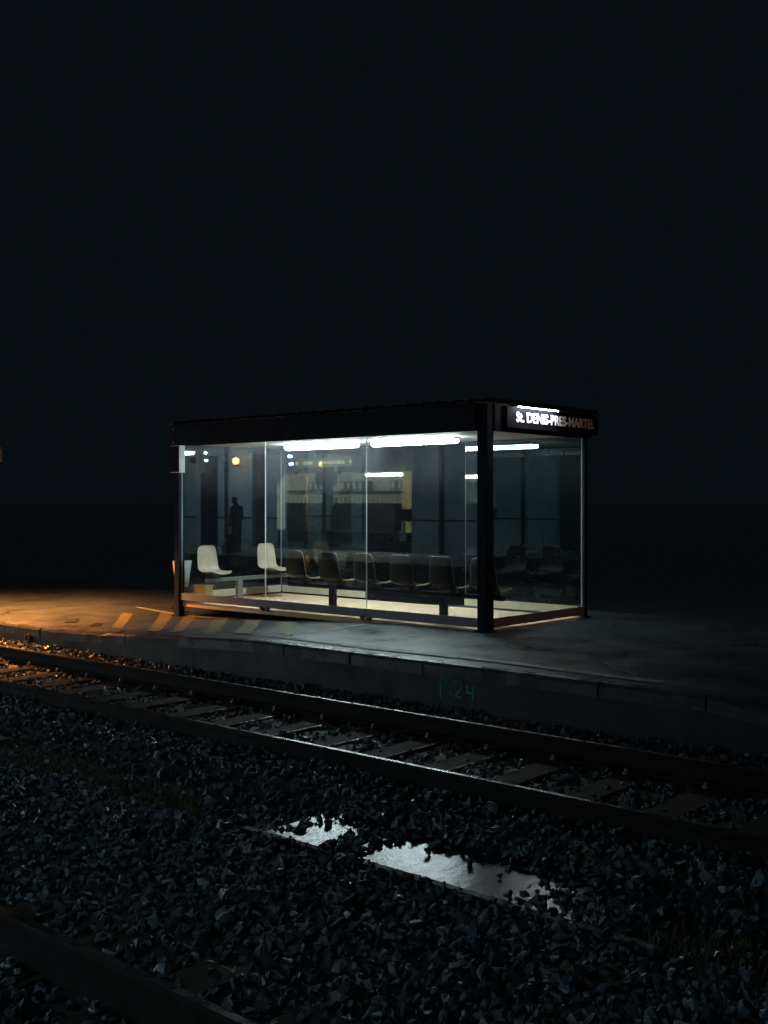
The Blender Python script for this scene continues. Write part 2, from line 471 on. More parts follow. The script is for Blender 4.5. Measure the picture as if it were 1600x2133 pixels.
strokes('graffiti_lettering', [
    [(0.02, 0.0), (0.015, 0.1), (0.02, 0.20)], [(0.02, 0.20)] + arc(0.02, 0.15, 0.085, 0.055, 90, -90),
    [(0.14, 0.055), (0.15, 0.052)],
    arc(0.235, 0.14, 0.045, 0.05, 160, -30) + [(0.20, 0.03), (0.285, 0.025)],
    [(0.345, 0.15), (0.34, 0.085), (0.415, 0.075)], [(0.42, 0.15), (0.415, 0.0), (0.415, -0.03)]], M['teal'], faceM, 0.016, bpy.data.objects['platform_face'])
# ring of a drain pipe in the platform face
m = MB()
for i in range(20):
    a0, a1 = 2*math.pi*i/20, 2*math.pi*(i+1)/20
    m.cyl((-14.3+.055*math.cos(a0), EDGE-.02, -.36+.055*math.sin(a0)), (-14.3+.055*math.cos(a1), EDGE-.02, -.36+.055*math.sin(a1)), .011, seg=6)
m.cyl((-14.3, EDGE+.06, -.36), (-14.3, EDGE-.005, -.36), .05, seg=16, mi=1)
dp = m.build('drain_pipe', [M['coping'], M['black']])
tag(dp, 'small round grey pipe mouth in the dark platform face', 'pipe')

# near platform, under the camera and behind it (seen in the glass)
m = MB(); m.box(-80, 30, -5.0, 0.45, -0.62, 0.0)
tag(m.build('near_platform', M['asphalt']), kind='structure')
m = MB(); m.box(-80, 30, 0.15, 0.47, -.12, 0.012, 0.01)
tag(m.build('near_platform_coping', M['coping']), kind='structure')

# ------------------------------------------------------------------ rails and sleepers
RT = -0.31
def rail(vc, label):
    h, f = 0.036, 0.070
    prof = [(-f, -.165), (f, -.165), (f, -.155), (.012, -.135), (.008, -.05), (h, -.038), (h, -.010), (h-.010, -.0012), (.019, 0), (-.019, 0), (-h+.010, -.0012), (-h, -.010), (-h, -.038), (-.008, -.05), (-.012, -.135), (-f, -.155)]
    m = MB()
    m.prism([(vc+a, RT+b) for a, b in prof], 'x', -70, 14)
    for fc in m.bm.faces:
        c = fc.calc_center_median()
        if len(fc.verts) == 4 and c.z > RT-.0003: fc.material_index = 1
    o = m.build('rail', [M['rail'], M['rail_top']])
    tag(o, label, 'rail', 'steel rails of the two tracks')
    return o
rail(7.68, 'steel rail running nearest to the platform with the glass shelter')
rail(6.17, 'steel rail second from the shelter platform, on the near ends of the sleepers')
rail(2.715, 'dark steel rail in the bottom left corner, nearest to the viewer')
rail(1.21, 'steel rail of the second track, hard against the near platform edge')

def sleeper_proto(length_mid):
    t = empty('sleeper', (0, 0, 0))
    m = MB(); m.box(-.125, .125, -1.28, 1.28, -.635, -.47, 0.012)
    for f in m.bm.faces:
        if f.calc_area() < .08: f.material_index = 1
    m.build('timber', [M['wood'], M['wet_glint_edge']], t)
    for sgn in (-1, 1):
        rc = sgn*0.755
        m = MB(); m.box(-.08, .08, rc-.17, rc+.17, -.478, -.462, 0.003); m.build('base_plate', M['rail'], t)
        for k, (dx, dy) in enumerate(((-.05, -.125), (.05, .125))):
            m = MB()
            m.cyl((dx, rc+dy, -.465), (dx, rc+dy, -.442), .030, .026, 10); m.box(dx-.013, dx+.013, rc+dy-.013, rc+dy+.013, -.443, -.418, 0.003)
            m.build('screw', M['steel'], t)
    return t
sp = sleeper_proto(0)
tag(sp, 'dark timber sleeper bedded in ballast under the track beside the shelter platform', 'sleeper', 'timber sleepers under the shelter-side track')
first = True
for k in range(46):
    u = -31.2 + 0.648*k - .125
    s_ = sp if first else copy_tree(sp)
    first = False
    s_.location = (u + rnd.uniform(-.015, .015), 6.925, rnd.uniform(-.022, -.004))
    s_.rotation_euler.z = R(rnd.uniform(-.8, .8))
for k in range(12):
    u = -7.0 + 0.648*k
    s_ = copy_tree(sp)
    s_.location = (u, 1.96, 0)
    tag(s_, 'dark timber sleeper half buried under the track at the bottom left', 'sleeper', 'timber sleepers under the near track')

# ------------------------------------------------------------------ ballast (uncountable): one mesh of loose angular stones
rng = np.random.default_rng(7)
variants = []
for i in range(28):
    bm = bmesh.new()
    n = 11
    p = rng.normal(size=(n, 3)); p /= np.linalg.norm(p, axis=1)[:, None]
    p *= rng.uniform(.72, 1.0, (n, 1)); p *= np.array([1, rng.uniform(.6, .95), rng.uniform(.42, .8)])
    for q in p: bm.verts.new(q)
    r = bmesh.ops.convex_hull(bm, input=bm.verts[:])
    bmesh.ops.delete(bm, geom=[v for v in bm.verts if not v.link_faces], context='VERTS')
    bmesh.ops.triangulate(bm, faces=bm.faces[:])
    bm.verts.ensure_lookup_table(); bm.verts.index_update()
    variants.append((np.array([v.co[:] for v in bm.verts], np.float32), np.array([[v.index for v in f.verts] for f in bm.faces], np.int32)))
    bm.free()

def in_puddle(u, v):
    # open water / bare slab in the drain between the tracks
    if not (-5.24 < u < -3.3): return False
    lower = 4.85
    upper = 5.44 + 0.05*math.sin(u*9.0) + 0.05*math.sin(u*23+1)
    if u < -4.9: upper = min(upper, 4.93 + (u+5.24)*1.6)
    if -4.78 < u < -4.56: return False
    if u > -3.75: upper = min(upper, 5.40 - (u+3.75)*.5)
    upper -= .07*max(0, math.sin(u*13))
    return lower < v < upper

def stones(P, sizes):
    V, F, C = [], [], []
    off = 0
    for (x, y, z), sz in zip(P, sizes):
        vv, ff = variants[rng.integers(len(variants))]
        q = rng.normal(size=4); q /= np.linalg.norm(q)
        q[1:3] *= .55; q /= np.linalg.norm(q)
        a, b, c, d = q
        Rm = np.array([[1-2*(c*c+d*d), 2*(b*c-a*d), 2*(b*d+a*c)], [2*(b*c+a*d), 1-2*(b*b+d*d), 2*(c*d-a*b)], [2*(b*d-a*c), 2*(c*d+a*b), 1-2*(b*b+c*c)]])
        V.append((vv*sz) @ Rm.T + (x, y, z)); F.append(ff + off); off += len(vv)
        t = rng.random()
        g = .028 + .125*rng.random()**1.6
        if t < .88: col = (g*.78, g*.97, g*1.14)
        elif t < .96: col = (g*1.0, g*.95, g*.9)
        elif t < .975: col = (.20, .125, .075)
        else: col = (.40, .41, .41)
        wet = rng.uniform(.08, .2) if rng.random() < .2 else rng.uniform(.35, .75)
        C.append(np.tile((*col, wet), (len(vv), 1)))
    return np.concatenate(V), np.concatenate(F), np.concatenate(C)

def sleeper_clear(u, v):
    # keeps most stones off the tops of the sleepers of the far track
    if not (6.22 < v < 7.64): return True
    k = (u + 31.2 + .125)/0.648
    d = abs(k - round(k))*0.648
    return d > .125 - .015 or rng.random() < .16 + .25*(math.sin(u*2.3+v*1.7) > .55)
P, Z = [], []
def scatter(u0, u1, v0, v1, dens, smin, smax):
    n = int((u1-u0)*(v1-v0)*dens)
    for _ in range(n):
        u, v = rng.uniform(u0, u1), rng.uniform(v0, v1)
        sz = (smin + (smax-smin)*rng.random()**1.3) * (1.5 if rng.random() < .07 else 1)
        if in_puddle(u, v): continue
        if not sleeper_clear(u, v): continue
        if abs(v-7.68) < .09 or abs(v-6.17) < .09 or abs(v-2.715) < .09: continue
        g = -9.8 < u < -6.0 and 4.75 < v < 5.35
        if g and rng.random() < .8: continue
        if u > -2.9 and 4.8 < v < 5.4 and rng.random() < .75: continue
        z = bed(v) + rng.uniform(-.035, .02)
        if 6.22 < v < 7.64: z -= .035
        P.append((u, v, z)); Z.append(sz)
# denser where the photograph sees it, thinner to the sides
for v0, v1 in [(2.25, 3.2), (3.2, 4.1), (4.1, 5.0), (5.0, 6.0), (6.0, 7.0), (7.0, 7.8), (7.8, 8.56)]:
    ua, ub = -1.80*v1, -0.38*v0
    dens = 420 if v1 < 6.1 else 360
    scatter(ua-.4, ub+.5, v0, v1, dens, .017, .050)
    scatter(ua-3.5, ua-.4, v0, v1, 170, .022, .045)
    scatter(ub+.5, ub+3.5, v0, v1, 170, .022, .045)
scatter(-7, 2, .5, 2.25, 170, .022, .045)
# extra stones rimming the far side of the puddle and two clumps in it
for _ in range(420):
    u = rng.uniform(-5.2, -2.9); v = rng.uniform(5.44, 5.62); P.append((u, v, -.50+rng.uniform(-.02, .035))); Z.append(rng.uniform(.03, .055))
for _ in range(110):
    P.append((rng.uniform(-4.82, -4.50), rng.uniform(4.84, 5.35), -.525+rng.uniform(-.02, .02))); Z.append(rng.uniform(.022, .045))
for _ in range(60):
    P.append((rng.uniform(-3.45, -2.7), rng.uniform(4.86, 5.45), -.53+rng.uniform(-.02, .02))); Z.append(rng.uniform(.022, .045))
for (cu, cv) in [(-4.75, 5.02), (-4.70, 5.1), (-3.62, 5.14), (-4.2, 5.2), (-3.9, 5.22)]:
    P.append((cu, cv, -.52)); Z.append(rng.uniform(.035, .05))
V, F, C = stones(P, Z)
me = bpy.data.meshes.new('ballast')
me.vertices.add(len(V)); me.vertices.foreach_set('co', V.astype(np.float32).ravel())
me.loops.add(F.size); me.loops.foreach_set('vertex_index', F.astype(np.int32).ravel())
me.polygons.add(len(F)); me.polygons.foreach_set('loop_start', np.arange(0, F.size, 3, dtype=np.int32)); me.polygons.foreach_set('loop_total', np.full(len(F), 3, np.int32))
me.update(calc_edges=True)
me.polygons.foreach_set('use_smooth', np.zeros(len(F), bool))
ca = me.color_attributes.new('tone', 'FLOAT_COLOR', 'POINT'); ca.data.foreach_set('color', C.astype(np.float32).ravel())
tag(link('ballast', me, M['stone']), 'loose grey and brown angular ballast stones between and beside the rails', 'ballast', kind='stuff')

# puddle and drain edge
pts = [(-5.3, 4.83), (-2.7, 4.83), (-2.7, 5.62), (-5.3, 5.62)]
me = bpy.data.meshes.new('puddle'); me.from_pydata([(x, y, -.538) for x, y in pts], [], [(0, 1, 2, 3)])
tag(link('puddle', me, M['water']), kind='structure')
m = MB()
for k in range(3):
    x = -5.45 + k*1.0
    m.box(x+.004, x+.996, 4.80, 4.862, -.60, -.528 + rnd.uniform(-.004, .004), 0.006)
tag(m.build('drain_kerb', M['face']), 'low concrete kerb along the drain between the two tracks', 'kerb')

m = MB()
m.box(-10.9, -9.92, 4.95, 5.20, -.60, -.505, .008); m.box(-9.91, -8.95, 4.95, 5.20, -.60, -.500, .008)
tag(m.build('drain_cover', M['slab']), 'flat pale concrete drain cover at the left edge among grass', 'drain cover')
# grass strip along the drain
m = MB(); bm = m.bm
for _ in range(9000):
    u = rng.uniform(-10.5, -6.0) if rng.random() < .82 else rng.uniform(-3.0, -1.6); v = rng.normal(5.06, .13)
    if not 4.78 < v < 5.4: continue
    h = rng.uniform(.02, .085); a = rng.uniform(0, 6.28); wd = rng.uniform(.002, .004); ln = rng.uniform(.1, .8)*h
    dx, dy = math.cos(a), math.sin(a); z0 = bed(v)-.05
    b0 = bm.verts.new((u-dy*wd, v+dx*wd, z0)); b1 = bm.verts.new((u+dy*wd, v-dx*wd, z0))
    c0 = bm.verts.new((u+dx*ln*.4-dy*wd*.7, v+dy*ln*.4+dx*wd*.7, z0+h*.6)); c1 = bm.verts.new((u+dx*ln*.4+dy*wd*.7, v+dy*ln*.4-dx*wd*.7, z0+h*.6))
    t0 = bm.verts.new((u+dx*ln, v+dy*ln, z0+h))
    bm.faces.new((b0, b1, c1, c0)); bm.faces.new((c0, c1, t0))
tag(m.build('grass', M['grass']), 'short brown grass and moss along the drain between the tracks', 'grass', kind='stuff')

# ------------------------------------------------------------------ the shelter
U0, U1, V0, V1 = -13.93, -7.93, 11.0, 13.2
UA, UB = -11.93, -9.94
GT = 2.47      # underside of the fascia
sh = empty('glass_shelter', (0, 0, 0))
tag(sh, 'lit glass waiting shelter with dark navy frame standing on the platform', 'shelter')
m = MB(); m.box(U0+.02, U1-.02, V0+.02, V1-.02, -.05, 0.022); fl = m.build('floor', M['floor'], sh)
def post(x0, x1, y0, y1, z1=2.80):
    m = MB(); m.box(x0, x1, y0, y1, hgt(x0)-.05, z1, 0.006)
    o = m.build('post', M['frame'], sh)
    m = MB(); m.box(x0-.035, x1+.035, y0-.03, y1+.03, hgt(x0)-.04, hgt(x0)+.022, 0.004); m.build('foot_plate', M['frame'], o)
post(U1-.13, U1+.02, V0-.06, V0+.08)
post(U0-.05, U0+.06, V0-.06, V0+.06)
post(U1-.06, U1+.01, V1+.03, V1+.11)
post(U0-.05, U0+.06, V1+.03, V1+.11)
# fascia boards
m = MB(); m.box(U0-.08, U1-.135, V0-.10, V0-.04, GT, 2.80, 0.004); m.build('fascia', M['frame'], sh)
m = MB(); m.box(U0-.08, U1+.03, V1+.13, V1+.19, GT, 2.80, 0.004); m.build('fascia', M['frame'], sh)
m = MB(); m.box(U1-.04, U1+.03, V0+.085, V1+.125, GT, 2.80, 0.004); m.build('fascia', M['frame'], sh)
m = MB(); m.box(U0-.08, U0-.02, V0-.035, V1+.125, GT, 2.80, 0.004); m.build('fascia', M['frame'], sh)
m = MB(); m.box(U0-.015, U1-.045, V0-.035, V1+.125, 2.505, 2.53); m.build('ceiling', M['ceiling'], sh)
# ribbed steel roof sheet: ribs every 0.25 m along the depth
prof = []
x = U0-.12
while x < U1-.05:
    prof += [(x, 2.815), (x+.165, 2.815), (x+.185, 2.862), (x+.225, 2.862), (x+.245, 2.815)]
    x += .25
prof.append((U1+.02, 2.815))
low = [(p[0], p[1]-.008) for p in prof[::-1]]
m = MB(); m.prism(prof + low, 'y', V0-.15, V1+.22); m.build('roof', M['roof'], sh)
m = MB()
m.box(U1-.005, U1+.045, V0-.10, V1-.02, 2.806, 2.862, 0.003)
m.build('roof_flashing', M['flashing'], sh)
# panes
def pane(x0, x1, y0, y1, z0=.075, z1=GT+.02, mat='glass'):
    m = MB(); m.box(x0, x1, y0, y1, z0, z1)
    long_x = (x1-x0) > (y1-y0)
    for f in m.bm.faces:
        n = f.normal
        if abs(n.z) > .5 or (long_x and abs(n.x) > .5) or (not long_x and abs(n.y) > .5): f.material_index = 1
    return m.build('glass_pane', [M[mat], M['edge']], sh)
e = .006
for a, b in ((U0+.07, UA-.006), (UA+.006, UB-.006), (UB+.006, U1-.14)): pane(a, b, V0-.005, V0+.005)
for a, b in ((U0+.01, UA), (UB, U1-.01)): pane(a, b, V1-.005, V1+.005, mat='glass_clean')
pane(U1-.02, U1-.01, V0+.09, V1-.008, mat='glass_clean')
pane(U0+.01, U0+.02, V0+.07, V1-.008, mat='glass_clean')
# kick panels, raised off the ground so light leaks under them
def kick(x0, x1, y0, y1, inner):
    m = MB(); m.box(x0, x1, y0, y1, .052, .165, 0.003)
    for f in m.bm.faces:
        n = f.normal
        if (inner == '+y' and n.y > .5) or (inner == '-y' and n.y < -.5) or (inner == '+x' and n.x > .5) or (inner == '-x' and n.x < -.5) : f.material_index = 1
    m.build('kick_panel', [M['kick_out'], M['kick_in']], sh)
kick(U0+.065, UA-.004, V0-.028, V0-.012, '+y'); kick(UA+.004, UB-.004, V0-.028, V0-.012, '+y'); kick(UB+.004, U1-.135, V0-.028, V0-.012, '+y')
kick(U0+.07, UA, V1-.030, V1-.014, '-y'); kick(UB, U1-.07, V1-.030, V1-.014, '-y')
kick(U1+.002, U1+.016, V0+.085, V1+.02, '-x'); kick(U0+.026, U0+.042, V0+.07, V1-.035, '+x')
# glass clamps at the joints
for x in (UA, UB):
    for dx in (-.055, .055):
        m = MB(); m.cyl((x+dx, V0-.045, .045), (x+dx, V0+.02, .045), .026, seg=14); m.box(x+dx-.012, x+dx+.012, V0-.03, V0+.015, 0.0, .04)
        m.build('clamp', M['black'], sh)
# bolt heads on the left end of the fascia
for z in (2.53, 2.74):
    m = MB(); m.sph((U0-.02, V0-.105, z), .022, (1, .5, 1)); m.build('bolt', M['steel'], sh)

# ceiling lights
lights = [(-12.71, -11.24, 'wrap-round ceiling light at the left of the shelter roof, over the second front pane'),
          (-10.87, -9.36, 'wrap-round ceiling light over the third front pane, nearer the dark corner post')]
for a, b, lab in lights:
    t = empty('ceiling_light', ((a+b)/2, 12.2, 2.5)); h = (b-a)/2
    m = MB(); m.box(-h-.02, h+.02, -.07, .07, -.025, .003, .004); m.build('housing', M['white'], t)
    m = MB(); m.prism([(-.075, -.027), (.075, -.027), (.08, -.045), (.065, -.070), (.03, -.085), (-.03, -.085), (-.065, -.070), (-.08, -.045)], 'x', -h, h); m.build('diffuser', M['tube'], t)
    tag(t, lab, 'ceiling light', 'ceiling lights in the shelter')

# seats: moulded shells on a beam
def shell_mesh():
    prof = [(-.215, .430, .115), (-.222, .418, .155), (-.222, .385, .180), (-.214, .30, .195), (-.200, .20, .203), (-.180, .11, .207), (-.145, .045, .210), (-.09, .012, .212), (0, .0, .213), (.10, .004, .212), (.18, .014, .205), (.225, .006, .185), (.24, -.012, .15)]
    nx = 12; co = []; fa = []
    for i, (y, z, hw) in enumerate(prof):
        back = max(0, min(1, (z-.02)/.12))
        for j in range(nx+1):
            s_ = -1 + 2*j/nx
            lift = abs(s_)**3
            co.append((hw*s_, y + back*.045*lift, z + (1-back)*.028*lift))
    n = nx+1
    for i in range(len(prof)-1):
        for j in range(nx): fa.append((i*n+j, i*n+j+1, (i+1)*n+j+1, (i+1)*n+j))
    me = bpy.data.meshes.new('seat'); me.from_pydata(co, [], fa); me.update()
    return me
shells = {}
for key in ('seat', 'seat_shaded'):
    shells[key] = shell_mesh(); shells[key].materials.append(M[key]); shells[key].materials.append(M['seat']); shells[key].polygons.foreach_set('use_smooth', [True]*len(shells[key].polygons))  # second slot: beige rim standing in for tube light on shell edges
def seat(loc, rz, parent, key='seat'):
    o = bpy.data.objects.new('seat', shells[key]); COL.objects.link(o); o.parent = parent; o.location = loc; o.rotation_euler = (0, 0, rz)
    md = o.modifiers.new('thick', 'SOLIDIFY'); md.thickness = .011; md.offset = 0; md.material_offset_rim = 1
    sd = o.modifiers.new('smooth', 'SUBSURF'); sd.levels = 1; sd.render_levels = 2
    m = MB(); m.box(-.10, .10, -.09, .09, -.055, -.012, .004)
    m.build('bracket', M['dark_steel'], o)
    return o
SZ = .455
b1 = empty('bench', (-10.0, 11.5, 0.022))
tag(b1, 'long bench of moulded shell seats with their backs to the front glass', 'bench')
m = MB(); m.box(-1.95, 1.95, -.03, .03, SZ-.135, SZ-.075, .004); m.build('beam', M['frame'], b1)
for x in (-1.05, .98):
    m = MB(); m.box(x-.05, x+.05, -.035, .035, 0, SZ-.137, .004); lg = m.build('leg', M['frame'], b1)
    m = MB(); m.box(x-.09, x+.09, -.15, .15, -.001, .012, .003); m.build('foot', M['frame'], lg)
for k in range(6): seat((-1.66+.68*k, 0, SZ-.02), 0, b1, 'seat_shaded')
b2 = empty('bench', (-13.42, 12.1, 0.022))
tag(b2, 'short bench of two beige shell seats against the left end glass', 'bench')
m = MB(); m.box(-.03, .03, -.98, .85, SZ-.135, SZ-.075, .004); m.build('beam', M['steel'], b2)
for y in (-.30,):
    m = MB(); m.box(-.035, .035, y-.05, y+.05, 0, SZ-.137, .004); lg = m.build('leg', M['steel'], b2)
    m = MB(); m.box(-.15, .15, y-.09, y+.09, -.001, .012, .003); m.build('foot', M['steel'], lg)
seat((.0, -.82, SZ), R(-90), b2); seat((.0, .44, SZ), R(-90), b2)

# station name board on the right-hand end of the roof
ns = empty('name_sign', (U1+.04, 11.3, 2.5))
tag(ns, 'dark station name board with white capitals along the right end of the shelter roof', 'sign')
m = MB(); m.box(0, .025, .0, 2.20, .02, .285, .003); m.build('board', M['black_matte'], ns)
MT = Matrix(((0, 0, 1, .030), (1, 0, 0, .19), (0, 1, 0, .105), (0, 0, 0, 1)))
text_mesh('St. DENIS-PRES-MARTEL', .175, 1.90, MT, 'lettering', M['letters'], ns, bold=.0055, depth=.0015)
m = MB(); m.box(.004, .135, .12, 1.12, .288, .305, .003); lb = m.build('lamp_hood', M['frame'], ns)
m = MB(); m.cyl((.095, .14, .282), (.095, 1.06, .282), .005, seg=10); m.build('lamp_tube', M['sign_tube'], ns)

# information box at the left front corner
ib = empty('information_box', (-13.72, 10.80, 2.05))
tag(ib, 'small square display box with pale rim on the left corner post', 'display')
m = MB(); m.box(-.115, .115, -.055, .055, 0, .42, .004); m.build('case', M['white'], ib)
m = MB(); m.box(-.107, .107, -.062, -.0565, .010, .410, .002); m.build('screen', M['frame'], ib)
m = MB(); m.box(-.03, .03, .057, .136, .16, .24); m.build('bracket', M['frame'], ib)

# pale tapered bin outside the left end
lbn = empty('litter_bin', (-14.30, 11.35, hgt(-14.3)))
tag(lbn, 'pale tapered litter bin standing just outside the left end of the shelter', 'bin')
m = MB(); m.cyl((0, 0, .42), (0, 0, .84), .10, .155, 20); m.build('bucket', M['white'], lbn)
m = MB(); m.cyl((0, 0, 0), (0, 0, .42), .03, .03, 12); m.cyl((0, 0, 0), (0, 0, .015), .12, .12, 16); m.build('stand', M['dark_steel'], lbn)

# yellow box low inside the left corner
gb = empty('yellow_box', (-13.55, 11.17, .022))
tag(gb, 'small yellow box on the shelter floor in the left front corner', 'box')
m = MB(); m.prism([(-.13, 0), (.13, 0), (.15, .25), (-.15, .25)], 'y', -.07, .07); m.build('tub', M['cream'], gb)
m = MB(); m.box(-.16, .16, -.085, .085, .252, .275, .006); m.build('lid', M['cream'], gb)

# ------------------------------------------------------------------ other things on the far platform
def lamp_post(loc, h, rz, energy, label, cone=125, aim=(0, 0, -1), blend=.5):
    t = empty('street_lamp', loc, rz)
    m = MB(); m.cyl((0, 0, 0), (0, 0, h), .06, .04, 14); m.cyl((0, 0, 0), (0, 0, .6), .085, .085, 14); m.build('pole', M['dark_steel'], t)
    m = MB(); m.cyl((0, 0, h-.05), (0, .9, h+.12), .028, .025, 10); m.build('arm', M['dark_steel'], t)
    m = MB(); m.cyl((0, .9, h+.02), (0, .9, h+.16), .24, .08, 18); m.build('hood', M['dark_steel'], t)
    m = MB(); m.sph((0, .9, h-.03), .08, (1, 1, .8)); m.build('bulb', M['sodium'], t)
    ld = bpy.data.lights.new('sodium_light', 'SPOT'); ld.energy = energy; ld.spot_size = R(cone); ld.spot_blend = blend; ld.color = (1.0, .34, .075); ld.shadow_soft_size = .09
    lo = bpy.data.objects.new('sodium_light', ld); COL.objects.link(lo); lo.parent = t; lo.location = (0, .9, h-.14)
    lo.rotation_euler = (Matrix.Rotation(-rz, 3, 'Z') @ Vector(aim)).to_track_quat('-Z', 'Y').to_euler()
    tag(t, label, 'street lamp', 'sodium lamp posts')
lamp_post((-17.55, 9.0, -.20), 3.1, R(-100), SODIUM_LEFT, 'orange sodium lamp post on the far platform, left of the shelter', 130, blend=.9)
lamp_post((32, 12.6, -.6), 6.0, R(180), SODIUM_RIGHT, 'orange sodium lamp post beyond the right hand end of the platform', 16, (-38, -1.2, -3.2), 1.0)

sg = empty('platform_sign', (-19.6, 11.0, -.2))
tag(sg, 'small orange lit plate on a slim post at the left edge', 'sign')
m = MB(); m.cyl((-.1, .03, 0), (-.1, .03, 2.9), .03, .03, 12); m.build('post', M['dark_steel'], sg)
m = MB(); m.box(-.32, .36, -.02, 0, 2.55, 2.83, .004); m.build('plate', M['yellow'], sg)
m = MB(); m.box(-.26, .24, -.025, -.0205, 2.60, 2.78, .001); m.build('panel', M['cream'], sg)

# ------------------------------------------------------------------ station building behind the camera (seen mirrored in the shelter glass)
WV = -4.5
sb = empty('station_building', (-26, WV, 0))
tag(sb, 'pale rendered station building with lit signal room, mirrored in the shelter glass', 'building')
def sbp(name, boxes, mat, parent=None):
    m = MB()
    for (x0, x1, y0, y1, z0, z1) in boxes: m.box(x0+26, x1+26, y0-WV, y1-WV, z0, z1)
    return m.build(name, mat, parent or sb)
piers = [(-60, -34.2), (-33.7, -32.55), (-31.3, -29.45), (-28.7, -28.15), (-22.05, -20.9), (-20.75, -19.55), (-18.3, -16.9), (-15.6, -13.5), (-12.2, -6), (-4.6, 4), (5.4, 12)]
for a, b in piers: sbp('wall', [(a, b, WV-.4, WV, 0, 3.95)], M['wall'])
gaps = [(-34.2, -33.7), (-32.55, -31.3), (-29.45, -28.7), (-20.9, -20.75), (-19.55, -18.3), (-16.9, -15.6), (-13.5, -12.2), (-6, -4.6), (4, 5.4)]
for a, b in gaps:
    d = sbp('door', [(a, b, WV-.30, WV-.22, 0, 3.3)], M['dark_wood'])
    sbp('lintel', [(a, b, WV-.4, WV-.02, 3.3, 3.95)], M['wall'])
    if b-a > .6: sbp('window', [(a+.2, b-.2, WV-.215, WV-.205, 1.2, 2.6)], M['glass_clean'], d)
# panels over the signal room, with joints
for k in range(6):
    a = -28.15 + k*(6.1/6); sbp('panel', [(a+.012, a+6.1/6-.012, WV-.12, WV+.03, 2.57, 3.95)], M['panel'])
sbp('lintel', [(-28.15, -22.05, WV-.4, WV-.13, 2.60, 3.95)], M['wall'])
sbp('partition', [(-23.72, -22.11, -6.08, -6.0, .05, 2.98)], M['cream'])
sbp('sill_wall', [(-28.15, -22.05, WV-.3, WV-.05, 0, .62)], M['dark_wood'])
# signal room
sbp('room_wall', [(-32, -21.6, -8.6, -8.5, 0, 3.2)], M['room'])
sbp('room_wall', [(-21.7, -21.6, -8.49, WV-.41, 0, 3.2)], M['cream'])
sbp('room_wall', [(-32.1, -32.0, -8.6, WV-.41, 0, 3.2)], M['room'])
sbp('room_ceiling', [(-32, -21.6, -8.49, WV-.41, 3.0, 3.1)], M['room'])
sbp('room_floor', [(-32, -21.6, -8.49, WV-.41, 0.0, .05)], M['dark_wood'])
sbp('shelf', [(-31.5, -24.6, -8.49, -8.2, 1.98, 2.02)], M['dark_wood'])
sbp('canopy', [(-62, 14, WV+.04, -1.0, 3.98, 4.10)], M['dark_wood'])
sbp('canopy_fascia', [(-62, 14, -1.0, -.94, 3.36, 4.12)], M['dark_wood'])  # deepened to screen the canopy tubes from the far platform
sbp('roof', [(-62, 14, -11, WV+.02, 4.4, 4.6)], M['roof'])
sbp('upper_wall', [(-62, 14, WV-.4, WV-.02, 3.955, 4.4)], M['wall'])
# dado rail along the wall
for a, b in piers: sbp('dado_rail', [(a, b, WV+.002, WV+.03, 1.00, 1.05)], M['dark_wood'])

# hooks under the panels
hk = sbp('hook', [(-28.15+6.1/6-.05, -28.15+6.1/6-.01, WV+.04, WV+.10, 2.52, 2.62), (-28.15+6.1/6+.02, -28.15+6.1/6+.06, WV+.04, WV+.10, 2.52, 2.62)], M['black'])
for k in range(1, 5):
    c = hk.copy(); COL.objects.link(c); c.parent = sb; c.location.x = k*6.1/6

# things in the signal room
lf = empty('lever_frame', (-27.2, -7.2, .05))
tag(lf, 'long dark lever frame across the lit signal room', 'lever frame')
m = MB(); m.box(-3.6, 2.4, -.35, .35, 0, 1.50, .02); m.build('casing', paint('near_black_casing', (0.0015, 0.0017, 0.002), .95, 0, .3, 6, 0, .02), lf)  # nearly black base colour
m0 = MB(); m0.cyl((0, 0, 1.50), (0, -.04, 1.66), .014, .010, 8); m0.cyl((0, -.04, 1.62), (0, -.04, 1.72), .018, .014, 8)
lv = m0.build('lever', M['dark_steel'], lf); lv.location.x = -3.4
for k in range(1, 26):
    c = lv.copy(); COL.objects.link(c); c.parent = lf; c.location.x = -3.4 + k*.225
def instrument(x, first=None):
    if first: o = copy_tree(first)
    else:
        o = empty('block_instrument', (0, 0, 0))
        m = MB(); m.box(-.11, .11, -.11, .11, 0, .34, .01); m.build('case', M['black'], o)
        m = MB(); m.box(-.065, .065, .112, .118, .06, .30, .002); m.build('dial', M['white'], o)
        tag(o, 'black block instrument with white face on the signal room shelf', 'instrument', 'block instruments on the signal room shelf')
    o.location = (x, -8.3, 2.022)
    return o
i0 = None
for x in [-24.75, -25.07, -25.38, -25.69, -26.0, -27.3, -27.6, -27.9, -28.2, -28.5, -29.6, -29.9, -30.2]:
    o = instrument(x, i0); i0 = i0 or o
def tube_lamp(name, loc, L, mat, label, rz=0, r=.05):
    t = empty(name, loc, rz)
    m = MB(); m.box(-L/2-.03, L/2+.03, -.06, .06, .045, .09, .004); m.build('housing', M['white'], t)
    m = MB(); m.cyl((-L/2, 0, 0), (L/2, 0, 0), r, seg=14); m.build('tube', mat, t)
    tag(t, label, 'tube light'); return t
tube_lamp('tube_light', (-24.75, -6.35, 2.52), 1.75, M['room_tube'], 'long glowing tube light hanging inside the signal room', 0, .045)
tube_lamp('tube_light', (-28.6, -7.6, 2.55), .5, M['room_tube'], 'short glowing tube light at the left inside the signal room', R(15), .06)
